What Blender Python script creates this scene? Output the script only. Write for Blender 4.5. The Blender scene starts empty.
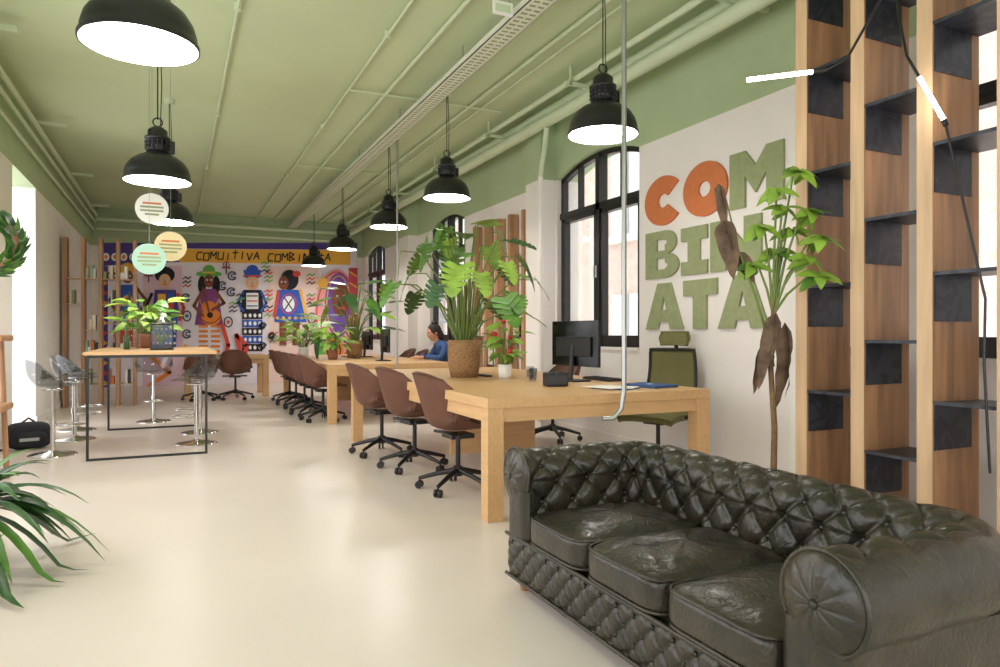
import bpy, math, random
from mathutils import Vector, Matrix, noise
random.seed(7)
R=math.radians
scene=bpy.context.scene
H=3.8; XW=4.15; XL=-1.6; YF=17.0; YB=-3.0
# ---------------------------------------------------------------- materials
def lin(c):
    r=[]
    for x in c[:3]:
        x=x/255.0
        r.append(x/12.92 if x<=0.04045 else ((x+0.055)/1.055)**2.4)
    return tuple(r)+(1.0,)
def mat(name,col,rough=.5,metal=0,var=0,vs=4,bump=0,bs=60,es=0,ecol=None,coat=0,spec=.5,alpha=1,bd=.01,stretch=None,trans=0,dist=0,col2=None):
    m=bpy.data.materials.new(name); m.use_nodes=True
    nt=m.node_tree; p=nt.nodes['Principled BSDF']
    c=lin(col)
    p.inputs['Base Color'].default_value=c
    p.inputs['Roughness'].default_value=rough
    p.inputs['Metallic'].default_value=metal
    p.inputs['Specular IOR Level'].default_value=spec
    p.inputs['Coat Weight'].default_value=coat
    p.inputs['Coat Roughness'].default_value=.15
    p.inputs['Transmission Weight'].default_value=trans
    p.inputs['Alpha'].default_value=alpha
    if es:
        p.inputs['Emission Color'].default_value=lin(ecol or col); p.inputs['Emission Strength'].default_value=es
    tc=nt.nodes.new('ShaderNodeTexCoord'); mp=nt.nodes.new('ShaderNodeMapping')
    nt.links.new(tc.outputs['Object'],mp.inputs[0])
    if stretch: mp.inputs['Scale'].default_value=stretch
    if var:
        n=nt.nodes.new('ShaderNodeTexNoise'); n.inputs['Scale'].default_value=vs; n.inputs['Detail'].default_value=6
        nt.links.new(mp.outputs[0],n.inputs['Vector'])
        r=nt.nodes.new('ShaderNodeValToRGB')
        r.color_ramp.elements[0].position=.3; r.color_ramp.elements[1].position=.7
        r.color_ramp.elements[0].color=tuple(x*(1-var) for x in c[:3])+(1,)
        r.color_ramp.elements[1].color=lin(col2) if col2 else tuple(min(1,x*(1+var)) for x in c[:3])+(1,)
        nt.links.new(n.outputs['Fac'],r.inputs[0]); nt.links.new(r.outputs[0],p.inputs['Base Color'])
    if bump:
        n2=nt.nodes.new('ShaderNodeTexNoise'); n2.inputs['Scale'].default_value=bs; n2.inputs['Detail'].default_value=5; n2.inputs['Distortion'].default_value=dist
        nt.links.new(mp.outputs[0],n2.inputs['Vector'])
        b=nt.nodes.new('ShaderNodeBump'); b.inputs['Strength'].default_value=bump; b.inputs['Distance'].default_value=bd
        nt.links.new(n2.outputs['Fac'],b.inputs['Height']); nt.links.new(b.outputs[0],p.inputs['Normal'])
    return m
def glassmat(name,tint=(240,245,245),gl=.12,rough=.03):
    m=bpy.data.materials.new(name); m.use_nodes=True; nt=m.node_tree
    for n in list(nt.nodes): nt.nodes.remove(n)
    o=nt.nodes.new('ShaderNodeOutputMaterial'); t=nt.nodes.new('ShaderNodeBsdfTransparent'); g=nt.nodes.new('ShaderNodeBsdfGlossy')
    mx=nt.nodes.new('ShaderNodeMixShader'); lw=nt.nodes.new('ShaderNodeLayerWeight'); lw.inputs[0].default_value=.25
    ad=nt.nodes.new('ShaderNodeMath'); ad.operation='ADD'; ad.use_clamp=True; ad.inputs[1].default_value=gl*.4
    ml=nt.nodes.new('ShaderNodeMath'); ml.operation='MULTIPLY'; ml.inputs[1].default_value=gl*5
    nt.links.new(lw.outputs['Facing'],ml.inputs[0]); nt.links.new(ml.outputs[0],ad.inputs[0])
    t.inputs[0].default_value=lin(tint); g.inputs['Roughness'].default_value=rough
    nt.links.new(ad.outputs[0],mx.inputs[0]); nt.links.new(t.outputs[0],mx.inputs[1]); nt.links.new(g.outputs[0],mx.inputs[2]); nt.links.new(mx.outputs[0],o.inputs[0])
    return m
M={}
M['white']=mat('wall_white_plaster',(238,231,227),.8,var=.03,vs=2,bump=.1,bs=80)
M['green']=mat('wall_green_paint',(174,190,150),.7,var=.04,vs=2)
M['ceil']=mat('ceiling_green_paint',(190,203,162),.75,var=.04,vs=1.2)
M['pipe']=mat('pipe_green_paint',(198,210,176),.45)
M['tray']=mat('cable_tray_metal',(214,216,196),.5)
M['floor']=mat('floor_cream_resin',(226,214,203),.28,var=.05,vs=.8,spec=.45,bump=.03,bs=3)
M['black']=mat('black_metal',(26,26,28),.35)
M['blackpl']=mat('black_plastic',(30,30,32),.5)
M['dark']=mat('dark_void',(16,16,16),.8)
M['chrome']=mat('chrome',(215,215,215),.12,metal=1)
M['steel']=mat('galvanised_steel',(170,172,168),.35,metal=.8)
M['birch']=mat('birch_wood',(212,170,120),.4,var=.08,vs=3,stretch=(14,1.2,14))
M['birchx']=mat('birch_wood_x',(212,170,120),.4,var=.08,vs=3,stretch=(1.2,10,10))
M['walnut']=mat('warm_plank_wood',(176,132,94),.45,var=.3,vs=2.2,stretch=(9,9,.8),bump=.1,bs=20)
M['plankedge']=mat('plank_edge_wood',(210,176,138),.5,var=.12,vs=3,stretch=(9,9,.8))
M['brown']=mat('chair_brown_leather',(104,66,50),.6,var=.14,vs=8,bump=.15,bs=150)
M['olive']=mat('olive_mesh',(118,114,70),.8,var=.1,vs=60,bump=.3,bs=300)
M['leather']=mat('dark_green_leather',(32,33,25),.3,var=.3,vs=6,bump=.45,bs=30,coat=.1,bd=.009,col2=(60,53,40),dist=1.3)
M['button']=mat('leather_button',(26,27,21),.3)
M['brass']=mat('brass_nail',(90,75,45),.35,metal=1)
M['leaf']=mat('leaf_green',(84,130,46),.4,var=.35,vs=9)
M['leaf2']=mat('leaf_bright_green',(136,170,62),.45,var=.25,vs=9)
M['leafd']=mat('leaf_dark_green',(52,92,44),.4,var=.3,vs=9)
M['dry']=mat('leaf_dry_brown',(104,82,64),.8,var=.45,vs=14,bump=.5,bs=40)
M['stem']=mat('stem_green',(110,130,62),.5)
M['bark']=mat('bark',(120,92,62),.8,var=.3,vs=20,bump=.4,bs=60)
M['wicker']=mat('wicker',(156,116,76),.7,var=.4,vs=40,bump=.8,bs=70,stretch=(1,1,3))
M['terra']=mat('terracotta',(150,96,70),.7,var=.1,vs=8)
M['soil']=mat('soil',(48,34,24),.95,bump=.6,bs=60)
M['lampin']=mat('lamp_reflector',(245,245,240),.35)
M['lampglow']=mat('lamp_diffuser',(255,250,240),.5,es=27,ecol=(255,250,245))
M['lampglow2']=mat('lamp_diffuser_bright',(255,250,240),.5,es=52,ecol=(255,250,245))
M['led']=mat('led_tube_glow',(255,255,255),.5,es=26,ecol=(255,252,245))
M['paper']=mat('paper_white',(235,232,224),.7)
M['cream']=mat('cream_card',(226,208,160),.7)
M['mint']=mat('mint_card',(160,196,176),.7)
M['orange']=mat('sign_orange',(206,118,70),.75,var=.06,vs=20)
M['sage']=mat('sign_sage',(150,158,116),.75,var=.08,vs=20)
M['screen']=mat('screen_black',(16,17,20),.18)
M['blue']=mat('jacket_blue',(50,80,130),.8,var=.15,vs=20)
M['jeans']=mat('trousers_dark',(38,42,54),.85)
M['skin']=mat('skin',(196,142,112),.55)
M['hair']=mat('hair_dark',(34,24,20),.6,var=.3,vs=60,bump=.6,bs=200)
M['lip']=mat('lip',(150,76,70),.5)
M['eye']=mat('eye_white',(230,230,228),.3)
M['brick']=mat('outside_brick',(230,202,190),.85,var=.1,vs=6)
M['shade']=mat('outside_window_blind',(246,242,240),.8)
M['glass']=glassmat('window_glass')
M['acryl']=glassmat('clear_acrylic',(236,238,240),.045,.05)
M['bag']=mat('backpack_fabric',(34,36,44),.85,var=.2,vs=30,bump=.4,bs=120)
M['grey']=mat('grey_plastic',(175,178,178),.5)
M['red']=mat('red_petal',(190,50,44),.6)
def perf(name):
    m=mat(name,(40,44,52),.4,metal=.3); nt=m.node_tree; p=nt.nodes['Principled BSDF']
    tc=nt.nodes.new('ShaderNodeTexCoord'); w=nt.nodes.new('ShaderNodeTexNoise'); w.inputs['Scale'].default_value=7; w.inputs['Distortion'].default_value=2.0; w.inputs['Detail'].default_value=0
    r=nt.nodes.new('ShaderNodeValToRGB'); r.color_ramp.elements[0].position=.5; r.color_ramp.elements[1].position=.53
    r.color_ramp.elements[0].color=lin((48,50,58)); r.color_ramp.elements[1].color=lin((62,65,74))
    nt.links.new(tc.outputs['Object'],w.inputs[0]); nt.links.new(w.outputs['Fac'],r.inputs[0]); nt.links.new(r.outputs[0],p.inputs['Base Color'])
    return m
M['plate']=perf('black_sheet_steel')
# ---------------------------------------------------------------- builder
class B:
    def __init__(s): s.v=[];s.f=[];s.m=[];s.s=[];s.mats=[];s.M=Matrix.Identity(4)
    def add(s,vs,fs,mt,smooth=False):
        mt=M[mt] if isinstance(mt,str) else mt
        if mt not in s.mats: s.mats.append(mt)
        k=s.mats.index(mt); o=len(s.v)
        s.v+= [tuple(s.M@Vector(p)) for p in vs]
        for f in fs: s.f.append([i+o for i in f]); s.m.append(k); s.s.append(smooth)
    def box(s,x0,x1,y0,y1,z0,z1,mt,bev=0):
        if bev:
            import bmesh
            bm=bmesh.new(); bmesh.ops.create_cube(bm,size=1)
            for v in bm.verts: v.co=Vector(((x0+x1)/2+v.co.x*(x1-x0),(y0+y1)/2+v.co.y*(y1-y0),(z0+z1)/2+v.co.z*(z1-z0)))
            bmesh.ops.bevel(bm,geom=bm.edges[:],offset=bev,segments=2,affect='EDGES',profile=.6)
            bm.verts.index_update()
            s.add([v.co.copy() for v in bm.verts],[[v.index for v in f.verts] for f in bm.faces],mt); bm.free(); return
        v=[(x0,y0,z0),(x1,y0,z0),(x1,y1,z0),(x0,y1,z0),(x0,y0,z1),(x1,y0,z1),(x1,y1,z1),(x0,y1,z1)]
        s.add(v,[(0,3,2,1),(4,5,6,7),(0,1,5,4),(1,2,6,5),(2,3,7,6),(3,0,4,7)],mt)
    def tube(s,pts,r,mt,n=8,caps=True,smooth=True):
        pts=[Vector(p) for p in pts]; N=len(pts)
        rs=r if isinstance(r,(list,tuple)) else [r]*N
        vs=[];fs=[];ref=None
        for i,p in enumerate(pts):
            t=(pts[min(i+1,N-1)]-pts[max(i-1,0)]).normalized()
            if ref is None: ref=Vector((0,0,1)) if abs(t.z)<.9 else Vector((1,0,0))
            a=ref-t*ref.dot(t)
            if a.length<1e-5: a=t.orthogonal()
            a.normalize(); b=t.cross(a); ref=a
            for k in range(n):
                th=2*math.pi*k/n; vs.append(p+(a*math.cos(th)+b*math.sin(th))*rs[i])
        for i in range(N-1):
            for k in range(n):
                fs.append((i*n+k,i*n+(k+1)%n,(i+1)*n+(k+1)%n,(i+1)*n+k))
        s.add(vs,fs,mt,smooth)
        if caps: s.add(vs[:n],[tuple(range(n))[::-1]],mt); s.add(vs[-n:],[tuple(range(n))],mt)
    def lathe(s,prof,mt,c=(0,0,0),n=32,smooth=True):
        vs=[];fs=[]
        for (r,z) in prof:
            for k in range(n):
                th=2*math.pi*k/n; vs.append((c[0]+r*math.cos(th),c[1]+r*math.sin(th),c[2]+z))
        for i in range(len(prof)-1):
            for k in range(n): fs.append((i*n+k,i*n+(k+1)%n,(i+1)*n+(k+1)%n,(i+1)*n+k))
        s.add(vs,fs,mt,smooth)
    def grid(s,fn,nu,nv,mt,smooth=True,thick=0):
        P=[[Vector(fn(i/nu,j/nv)) for j in range(nv+1)] for i in range(nu+1)]
        W=nv+1
        vs=[p for row in P for p in row]
        fs=[(i*W+j,(i+1)*W+j,(i+1)*W+j+1,i*W+j+1) for i in range(nu) for j in range(nv)]
        if thick:
            off=[]
            for i in range(nu+1):
                for j in range(nv+1):
                    du=P[min(i+1,nu)][j]-P[max(i-1,0)][j]; dv=P[i][min(j+1,nv)]-P[i][max(j-1,0)]
                    n=du.cross(dv)
                    if n.length<1e-9: n=Vector((0,0,1))
                    off.append(P[i][j]+n.normalized()*thick)
            o=len(vs); vs=vs+off
            fs2=[tuple(o+k for k in f[::-1]) for f in fs]
            rim=[]
            for i in range(nu): rim.append((i*W,(i+1)*W,o+(i+1)*W,o+i*W)); rim.append((i*W+nv,o+i*W+nv,o+(i+1)*W+nv,(i+1)*W+nv))
            for j in range(nv): rim.append((j,o+j,o+j+1,j+1)); a=nu*W+j; rim.append((a,a+1,o+a+1,o+a))
            fs=fs+fs2+rim
        s.add(vs,fs,mt,smooth)
    def ell(s,c,r,mt,nu=16,nv=10,e=1.0,f=None):
        vs=[];fs=[]
        sp=lambda x:math.copysign(abs(x)**e,x)
        for j in range(nv+1):
            ph=-math.pi/2+math.pi*j/nv
            for i in range(nu):
                th=2*math.pi*i/nu
                p=Vector((r[0]*sp(math.cos(ph))*sp(math.cos(th)),r[1]*sp(math.cos(ph))*sp(math.sin(th)),r[2]*sp(math.sin(ph))))
                if f: p=f(p)
                vs.append(p+Vector(c))
        for j in range(nv):
            for i in range(nu): fs.append((j*nu+i,j*nu+(i+1)%nu,(j+1)*nu+(i+1)%nu,(j+1)*nu+i))
        s.add(vs,fs,mt,True)
    def leaf(s,base,d,up,L,W,mt,notch=0,droop=.15,heart=.0):
        base=Vector(base); d=Vector(d).normalized(); side=d.cross(Vector(up))
        if side.length<1e-3: side=d.orthogonal()
        side.normalize(); nrm=side.cross(d).normalized()
        n=30 if notch else 10
        mid=[];Ls=[];Rs=[]
        for i in range(n+1):
            t=i/n
            w=(math.sin(math.pi*min(1,t**.55)))**(.6 if notch else .75) if i not in(0,n) else 0.0
            if notch and .22<t<.88 and (i%5)==2: w*=.3
            c=base+d*(L*t)-nrm*(droop*L*t*t)
            mid.append(c)
            back=heart*L*(1-t)*(w)
            fold=.12*W*w
            Ls.append(c+side*(W*w/2)-d*back+nrm*fold - nrm*(.25*W*w*w*.5)); Rs.append(c-side*(W*w/2)-d*back+nrm*fold- nrm*(.25*W*w*w*.5))
        vs=mid+Ls+Rs; k=n+1
        fs=[]
        for i in range(n):
            fs.append((i,i+1,k+i+1,k+i)); fs.append((i,2*k+i,2*k+i+1,i+1))
        s.add(vs,fs,mt,True)
    def strap(s,pts,w,mt,up=(0,0,1)):
        pts=[Vector(p) for p in pts]; N=len(pts); vs=[];fs=[]
        for i,p in enumerate(pts):
            t=(pts[min(i+1,N-1)]-pts[max(i-1,0)]).normalized(); sd=t.cross(Vector(up))
            if sd.length<1e-3: sd=Vector((1,0,0))
            sd.normalize(); x=i/(N-1); ww=w*(min(1,.35+x*2.2))*(1-x**3)/2+.001
            n=sd.cross(t)
            vs+=[p+sd*ww+n*ww*.35,p,p-sd*ww+n*ww*.35]
        for i in range(N-1):
            a=i*3; fs+=[(a,a+1,a+4,a+3),(a+1,a+2,a+5,a+4)]
        s.add(vs,fs,mt,True)
    def mesh(s,name):
        me=bpy.data.meshes.new(name); me.from_pydata(s.v,[],s.f)
        for m in s.mats: me.materials.append(m)
        me.polygons.foreach_set('material_index',s.m); me.polygons.foreach_set('use_smooth',s.s); me.update()
        return me
    def obj(s,name,loc=(0,0,0),rz=0,parent=None):
        return place(s.mesh(name),name,loc,rz,parent)
def place(me,name,loc=(0,0,0),rz=0,parent=None,sc=1):
    o=bpy.data.objects.new(name,me); o.location=loc; o.rotation_euler=(0,0,rz); o.scale=(sc,)*3
    scene.collection.objects.link(o)
    if parent: o.parent=parent
    return o
# ---------------------------------------------------------------- room shell
b=B(); b.box(XL-.3,XW+.3,YB-.3,YF+.3,-.1,0,'floor'); b.obj('floor')
b=B(); b.box(XL-.3,XW+.3,YB-.3,YF+.3,H,H+.15,'ceil'); b.obj('ceiling')
GZ=2.98
WC=[1.9,6.5,11.1,15.7]; HW=.82
def archz(y,yc): return GZ+.15*(1-((y-yc)/HW)**2)
b=B()
edges=[YB]
for c in WC: edges+= [c-HW,c+HW]
edges.append(YF)
for i in range(0,len(edges),2):
    b.box(XW,XW+.3,edges[i],edges[i+1],0,GZ,'white'); b.box(XW,XW+.3,edges[i],edges[i+1],GZ,H,'green')
for c in WC:
    b.box(XW,XW+.3,c-HW,c+HW,0,1.0,'white')
    n=16
    for k in range(n):
        y0=c-HW+2*HW*k/n; y1=c-HW+2*HW*(k+1)/n; z0=archz(y0,c); z1=archz(y1,c)
        v=[(XW,y0,z0),(XW+.3,y0,z0),(XW+.3,y1,z1),(XW,y1,z1),(XW,y0,H),(XW+.3,y0,H),(XW+.3,y1,H),(XW,y1,H)]
        b.add(v,[(0,3,2,1),(4,5,6,7),(0,1,5,4),(1,2,6,5),(2,3,7,6),(3,0,4,7)],'green')
b.obj('wall_right')
b=B()
for y0,y1 in((7.36,7.75),(12.6,13.3)):
    b.box(3.95,XW,y0,y1,0,2.98,'white'); b.box(3.95,XW,y0,y1,2.98,H,'green')
b.obj('trim_1')
b=B(); b.box(XL-.3,XW+.3,YF,YF+.3,0,3.0,'white'); b.box(XL-.3,XW+.3,YF,YF+.3,3.0,H,'green'); b.obj('wall_back')
b=B()
segs=[(YB,-1.5,0),(-1.5,2.5,1),(2.5,3.3,0),(3.3,7.3,1),(7.3,9.1,0),(9.1,10.5,2),(10.5,YF,0)]
for y0,y1,k in segs:
    if k==0: b.box(XL-.3,XL,y0,y1,0,GZ,'white')
    if k==1: b.box(XL-.3,XL,y0,y1,0,.6,'white')  # low sill; unseen opening above it, added to let daylight in
    b.box(XL-.3,XL,y0,y1,GZ,H,'green')
b.obj('wall_left')
b=B(); b.box(XL-.3,-1.3,YB-.3,YB,0,H,'white'); b.box(3.85,XW+.3,YB-.3,YB,0,H,'white'); b.box(-1.3,3.85,YB-.3,YB,3.3,H,'green'); b.obj('wall_front')
b=B(); b.box(XW-.015,XW,3.5,7.3,0,.09,'white'); b.obj('baseboard_right')
b=B(); b.box(XL,XL+.015,10.5,YF,0,.09,'white'); b.obj('baseboard_left')
def window(i,c):
    b=B(); x0,x1=XW+.06,XW+.13; w=.055
    y0,y1=c-HW,c+HW
    b.box(x0,x1,y0,y0+w,1.0,archz(y0,c),'black'); b.box(x0,x1,y1-w,y1,1.0,archz(y0,c),'black'); b.box(x0,x1,y0,y1,1.0,1.07,'black')
    n=16
    for k in range(n):
        a=y0+2*HW*k/n; d=y0+2*HW*(k+1)/n; za=archz(a,c); zd=archz(d,c)
        v=[(x0,a,za-w),(x1,a,za-w),(x1,d,zd-w),(x0,d,zd-w),(x0,a,za),(x1,a,za),(x1,d,zd),(x0,d,zd)]
        b.add(v,[(0,3,2,1),(4,5,6,7),(0,1,5,4),(1,2,6,5),(2,3,7,6),(3,0,4,7)],'black')
    b.box(x0-.02,x1+.02,c-.04,c+.04,1.0,GZ+.14,'black')
    b.box(x0-.02,x1+.02,y0,y1,2.5,2.57,'black')
    for yy in (c-.42,c+.42): b.box(x0,x1,yy-.015,yy+.015,2.57,GZ+.12,'black')
    for s in(-1,1):
        a=c+s*.05; d=c+s*(HW-.06); lo,hi=min(a,d),max(a,d)
        b.box(x0-.01,x1,lo,lo+.035,1.07,2.5,'black'); b.box(x0-.01,x1,hi-.035,hi,1.07,2.5,'black'); b.box(x0-.01,x1,lo,hi,1.07,1.12,'black'); b.box(x0-.01,x1,lo,hi,2.45,2.5,'black')
        b.tube([(x0-.05,c+s*.02,1.75),(x0-.05,c+s*.02,1.88)],.01,'steel')
    b.box(x0+.03,x0+.035,y0,y1,1.05,GZ+.1,'glass')
    b.box(XW-.03,XW+.3,y0,y1,.97,1.0,'white')
    b.obj('window_%d'%i)
for i,c in enumerate(WC): window(i+1,c)
# building outside
b=B(); X=9.0; b.box(X,X+.3,-10,30,-3,9,'brick')
for y in range(-9,30,3):
    for z in (-.2,3.3,6.5):
        b.box(X-.06,X,y,y+1.3,z,z+2.2,'shade'); b.box(X-.1,X-.06,y+.6,y+.7,z,z+2.2,'grey'); b.box(X-.14,X,y-.1,y+1.4,z-.15,z,'white')
b.obj('neighbouring_building')
# ---------------------------------------------------------------- ceiling services
def pipes(name,lst,mt='pipe'):
    b=B()
    for pts,r in lst: b.tube(pts,r,mt,n=12)
    return b
YA,YZ=YB+.05,YF-.05
b=pipes('',[([(3.78,YA,3.52),(3.78,YZ,3.52)],.065),([(3.9,YA,3.7),(3.9,YZ,3.7)],.05),([(3.62,YA,3.68),(3.62,YZ,3.68)],.03)])
for y in range(-2,17,2):
    b.box(3.5,4.14,y,y+.04,3.61,3.64,'pipe'); b.box(3.55,3.57,y,y+.02,3.61,H-.002,'pipe')
b.tube([(3.78,6.9,3.46),(3.84,7.05,3.3),(3.88,7.2,3.12),(3.89,7.25,2.98)],.03,'pipe',n=10)
b.tube([(3.89,7.25,2.98),(3.89,7.25,.1)],.03,'white',n=10)
b.obj('pipe_run')
b=B()
b.box(2.38,2.56,YA,YZ,3.6,3.61,'tray'); b.box(2.38,2.385,YA,YZ,3.6,3.66,'tray'); b.box(2.555,2.56,YA,YZ,3.6,3.66,'tray')
y=-2
while y<16.8:
    b.box(2.41,2.46,y,y+.025,3.597,3.6,'sage'); b.box(2.48,2.53,y,y+.025,3.597,3.6,'sage'); y+=.07
for y in range(-2,17,2): b.tube([(2.41,y,3.6),(2.41,y,H-.002)],.006,'steel',6); b.tube([(2.53,y,3.6),(2.53,y,H-.002)],.006,'steel',6)
b.obj('cable_tray')
b=B()
for x,r in((1.7,.014),(.46,.014),(2.1,.02),(3.1,.02),(3.25,.012)):
    b.tube([(x,YA,3.77),(x,YZ,3.77)],r,'pipe',8)
for y in (3.0,7.5,11.2): b.tube([(1.7,y,3.76),(3.5,y,3.76)],.012,'pipe',8)
for x in(1.7,.46):
    for y in range(0,17,3): b.tube([(x,y,3.74),(x,y,H-.002)],.03,'pipe',12)
b.obj('conduit_run')
b=B()
for z,x,r in((3.62,-1.5,.035),(3.48,-1.52,.025),(3.3,-1.54,.02)): b.tube([(x,YA,z),(x,YZ,z)],r,'pipe',10)
b.tube([(-1.5,16.85,3.55),(3.5,16.85,3.55)],.045,'pipe',10); b.tube([(-1.5,16.85,3.35),(3.5,16.85,3.35)],.03,'pipe',10)
for y in range(1,17,3): b.box(-1.59,-1.2,y,y+.05,3.67,3.71,'pipe')
b.obj('heating_pipes')
b=B(); b.box(-.08,.08,-.01,.01,-.05,.05,'paper'); b.box(-.065,.065,-.013,-.01,-.03,.03,'pipe'); b.tube([(-.06,0,.05),(-.06,0,.198)],.004,'steel',6); b.tube([(.06,0,.05),(.06,0,.198)],.004,'steel',6)
b.obj('exit_sign',(2.25,4.8,3.6))
# ---------------------------------------------------------------- mural
def mp(u,v,k=0):
    t=(u-100)/257.0; x=-1.44+4.684*t+.796*t*t; d=15.42+.421*x
    return (x,YF-.012-k*.002,1.14-(v-333.5)*d/700)
MC={}
def mc(c):
    if c not in MC: MC[c]=mat('mural_paint_%d'%len(MC),c,.8)
    return MC[c]
mur=B()
lay=[1]
def poly(pts,c):
    lay[0]+=.08
    mur.add([mp(u,v,lay[0]) for u,v in pts],[tuple(range(len(pts)))],mc(c))
def circ(u,v,r,c,ry=None,a0=0,a1=360):
    ry=ry or r
    poly([(u+r*math.cos(R(a0+(a1-a0)*i/24)),v-ry*math.sin(R(a0+(a1-a0)*i/24))) for i in range(24 if a1-a0==360 else 25)],c)
def line(pts,w,c):
    lay[0]+=.08
    for (u0,v0),(u1,v1) in zip(pts[:-1],pts[1:]):
        dx,dy=u1-u0,v1-v0; l=math.hypot(dx,dy) or 1; nx,ny=-dy/l*w/2,dx/l*w/2; ex,ey=dx/l*w*.3,dy/l*w*.3
        mur.add([mp(u0+nx-ex,v0+ny-ey,lay[0]),mp(u1+nx+ex,v1+ny+ey,lay[0]),mp(u1-nx+ex,v1-ny+ey,lay[0]),mp(u0-nx-ex,v0-ny-ey,lay[0])],[(0,1,2,3)],mc(c))
def curve(cx,cy,rx,ry,a0,a1,w,c,n=14): line([(cx+rx*math.cos(R(a0+(a1-a0)*i/n)),cy-ry*math.sin(R(a0+(a1-a0)*i/n))) for i in range(n+1)],w,c)
PUR=(84,66,146);YEL=(250,190,76);INK=(34,32,46);BLU=(56,98,200);RED=(228,82,68);BG=(246,238,250);PNK=(242,168,168);BRN=(132,78,56);GRN=(108,184,84);WHT=(255,253,252);ORG=(242,142,60);LIL=(206,180,226)
poly([(100,243),(357,243),(357,392),(100,392)],BG)
poly([(143,266),(182,266),(184,392),(143,392)],(240,206,226)); poly([(266,266),(318,266),(312,392),(270,392)],(250,222,214))
poly([(100,243),(357,243),(357,250),(100,248)],PUR)
poly([(178,249),(350,250),(350,265),(178,262)],YEL)
poly([(100,248),(180,248),(180,262),(100,266)],PUR)
for i in range(9): circ(106+i*9,257,3.6,WHT,4); circ(106+i*9,257,1.8,ORG,2)
poly([(100,266),(108,266),(108,390),(100,390)],PUR)
for i in range(12): poly([(100,268+i*10),(108,273+i*10),(100,278+i*10)],YEL if i%2 else RED)
def word(u,v,s,txt):
    G={'c':[[(1,0),(.2,0),(0,.5),(.2,1),(1,1)]],'o':[[(0,0),(1,0),(1,1),(0,1),(0,0)]],'m':[[(0,1),(0,0),(.5,.6),(1,0),(1,1)]],'u':[[(0,0),(0,1),(1,1),(1,0)]],'i':[[(.5,0),(.5,1)]],'t':[[(0,.1),(1,.1)],[(.5,-.2),(.5,1)]],'v':[[(0,0),(.5,1),(1,0)]],'a':[[(0,1),(.5,0),(1,1)],[(.2,.6),(.8,.6)]],'b':[[(0,-.2),(0,1),(1,.8),(.2,.5),(.8,.1),(0,-.2)]],'n':[[(0,1),(0,0),(1,1),(1,0)]]}
    for k,ch in enumerate(txt):
        if ch!=' ':
            for l in G[ch]: line([(u+a*s*.75+c*-.8,v+c*s+math.sin(k*2)*.8) for a,c in l],1.2,INK)
        u+=s*1.02
word(197,252.5,7,'comuitiva'); word(268,254,7,'combinata')
def eyes(x,y,s=2.2):
    for q in(-1,1): circ(x+q*s,y,1.1,WHT,.8); circ(x+q*s,y,.5,INK,.5)
    line([(x,y),(x,y+2.6)],.5,INK); curve(x,y+3.6,1.6,1,180,360,.8,RED,6)
# guitarist
circ(209,274,13,GRN,3); circ(209,270,6,GRN,5); line([(203,272.5),(215,272.5)],1.2,YEL); circ(202,285,4,INK,9); circ(216,285,4,INK,9); circ(209,281,5,BRN,6.5); eyes(209,280)
poly([(202,289),(216,289),(219,300),(223,325),(195,325),(199,300)],(144,72,140)); curve(209,300,9,8,180,360,1.2,YEL); circ(211,317,10,ORG,8.5); circ(209,307,7.5,ORG,6); circ(210,315,3,INK); line([(209,312),(203,288)],2.2,BRN)
curve(210,312,11,11,200,340,.8,INK)
line([(201,293),(194,306),(203,316)],3,BRN); line([(217,293),(224,303),(212,310)],3,BRN)
for i in range(6): poly([(199,325+i*5),(208,325+i*5),(208,327.5+i*5),(199,327.5+i*5)],ORG); poly([(211,325+i*5),(220,325+i*5),(220,327.5+i*5),(211,327.5+i*5)],ORG)
# column figure
poly([(243,270),(261,270),(259,278),(245,278)],BLU); circ(252,270,6,BLU,5,0,180); circ(252,283,6.5,(240,190,150),7); line([(243,276),(261,276)],1.6,RED); eyes(252,282)
poly([(243,290),(261,290),(264,312),(240,312)],INK); poly([(246,293),(258,293),(258,309),(246,309)],WHT)
for i in range(3): line([(247,296+i*5),(257,296+i*5)],1.2,(INK,RED,BLU)[i])
line([(243,292),(238,303),(243,311)],2.4,BLU); line([(261,292),(266,303),(261,311)],2.4,BLU)
for i in range(5):
    poly([(242,312+i*8),(262,312+i*8),(262,319+i*8),(242,319+i*8)],(INK,BLU)[i%2])
    for k in range(4): circ(245+k*4.8,315.5+i*8,1.5,WHT,2)
# seated woman
circ(289,280,9,INK,10); circ(283,283,5,BRN,7); eyes(283,282,1.8); circ(296,274,4,RED,3); poly([(277,290),(298,290),(306,322),(274,322)],BLU); line([(278,292),(274,316)],3,RED); line([(300,290),(306,318)],3,YEL)
circ(288,304,6,WHT,8); line([(284,298),(292,310)],1.2,INK); line([(292,298),(284,310)],1.2,INK); curve(288,304,8,10,0,360,1,RED)
for k in range(5): circ(277+k*6,318,1.6,YEL)
poly([(279,322),(286,322),(286,345),(279,345)],BRN); poly([(292,322),(299,322),(299,345),(292,345)],BRN)
# right large head arch
circ(336,315,22,PNK,46); curve(336,315,20,43,0,360,1.5,RED,30); circ(338,305,14,(124,86,180),32); curve(338,305,12,29,0,360,1.2,YEL,24); circ(340,300,9,BRN,17); eyes(340,296,3.4); line([(337,308),(344,308)],2,RED); circ(333,350,10,ORG,12); curve(333,350,7,9,0,360,1.2,INK); circ(333,350,3,WHT); poly([(348,268),(357,268),(357,385),(350,385)],(206,76,96)); circ(320,345,6,GRN,14)
for i in range(10): line([(349,272+i*11),(357,277+i*11)],1.6,YEL)
circ(322,283,5,YEL,5)
for k in range(8): line([(322,283),(322+9*math.cos(k*.785),283+9*math.sin(k*.785))],.9,YEL)
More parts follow.
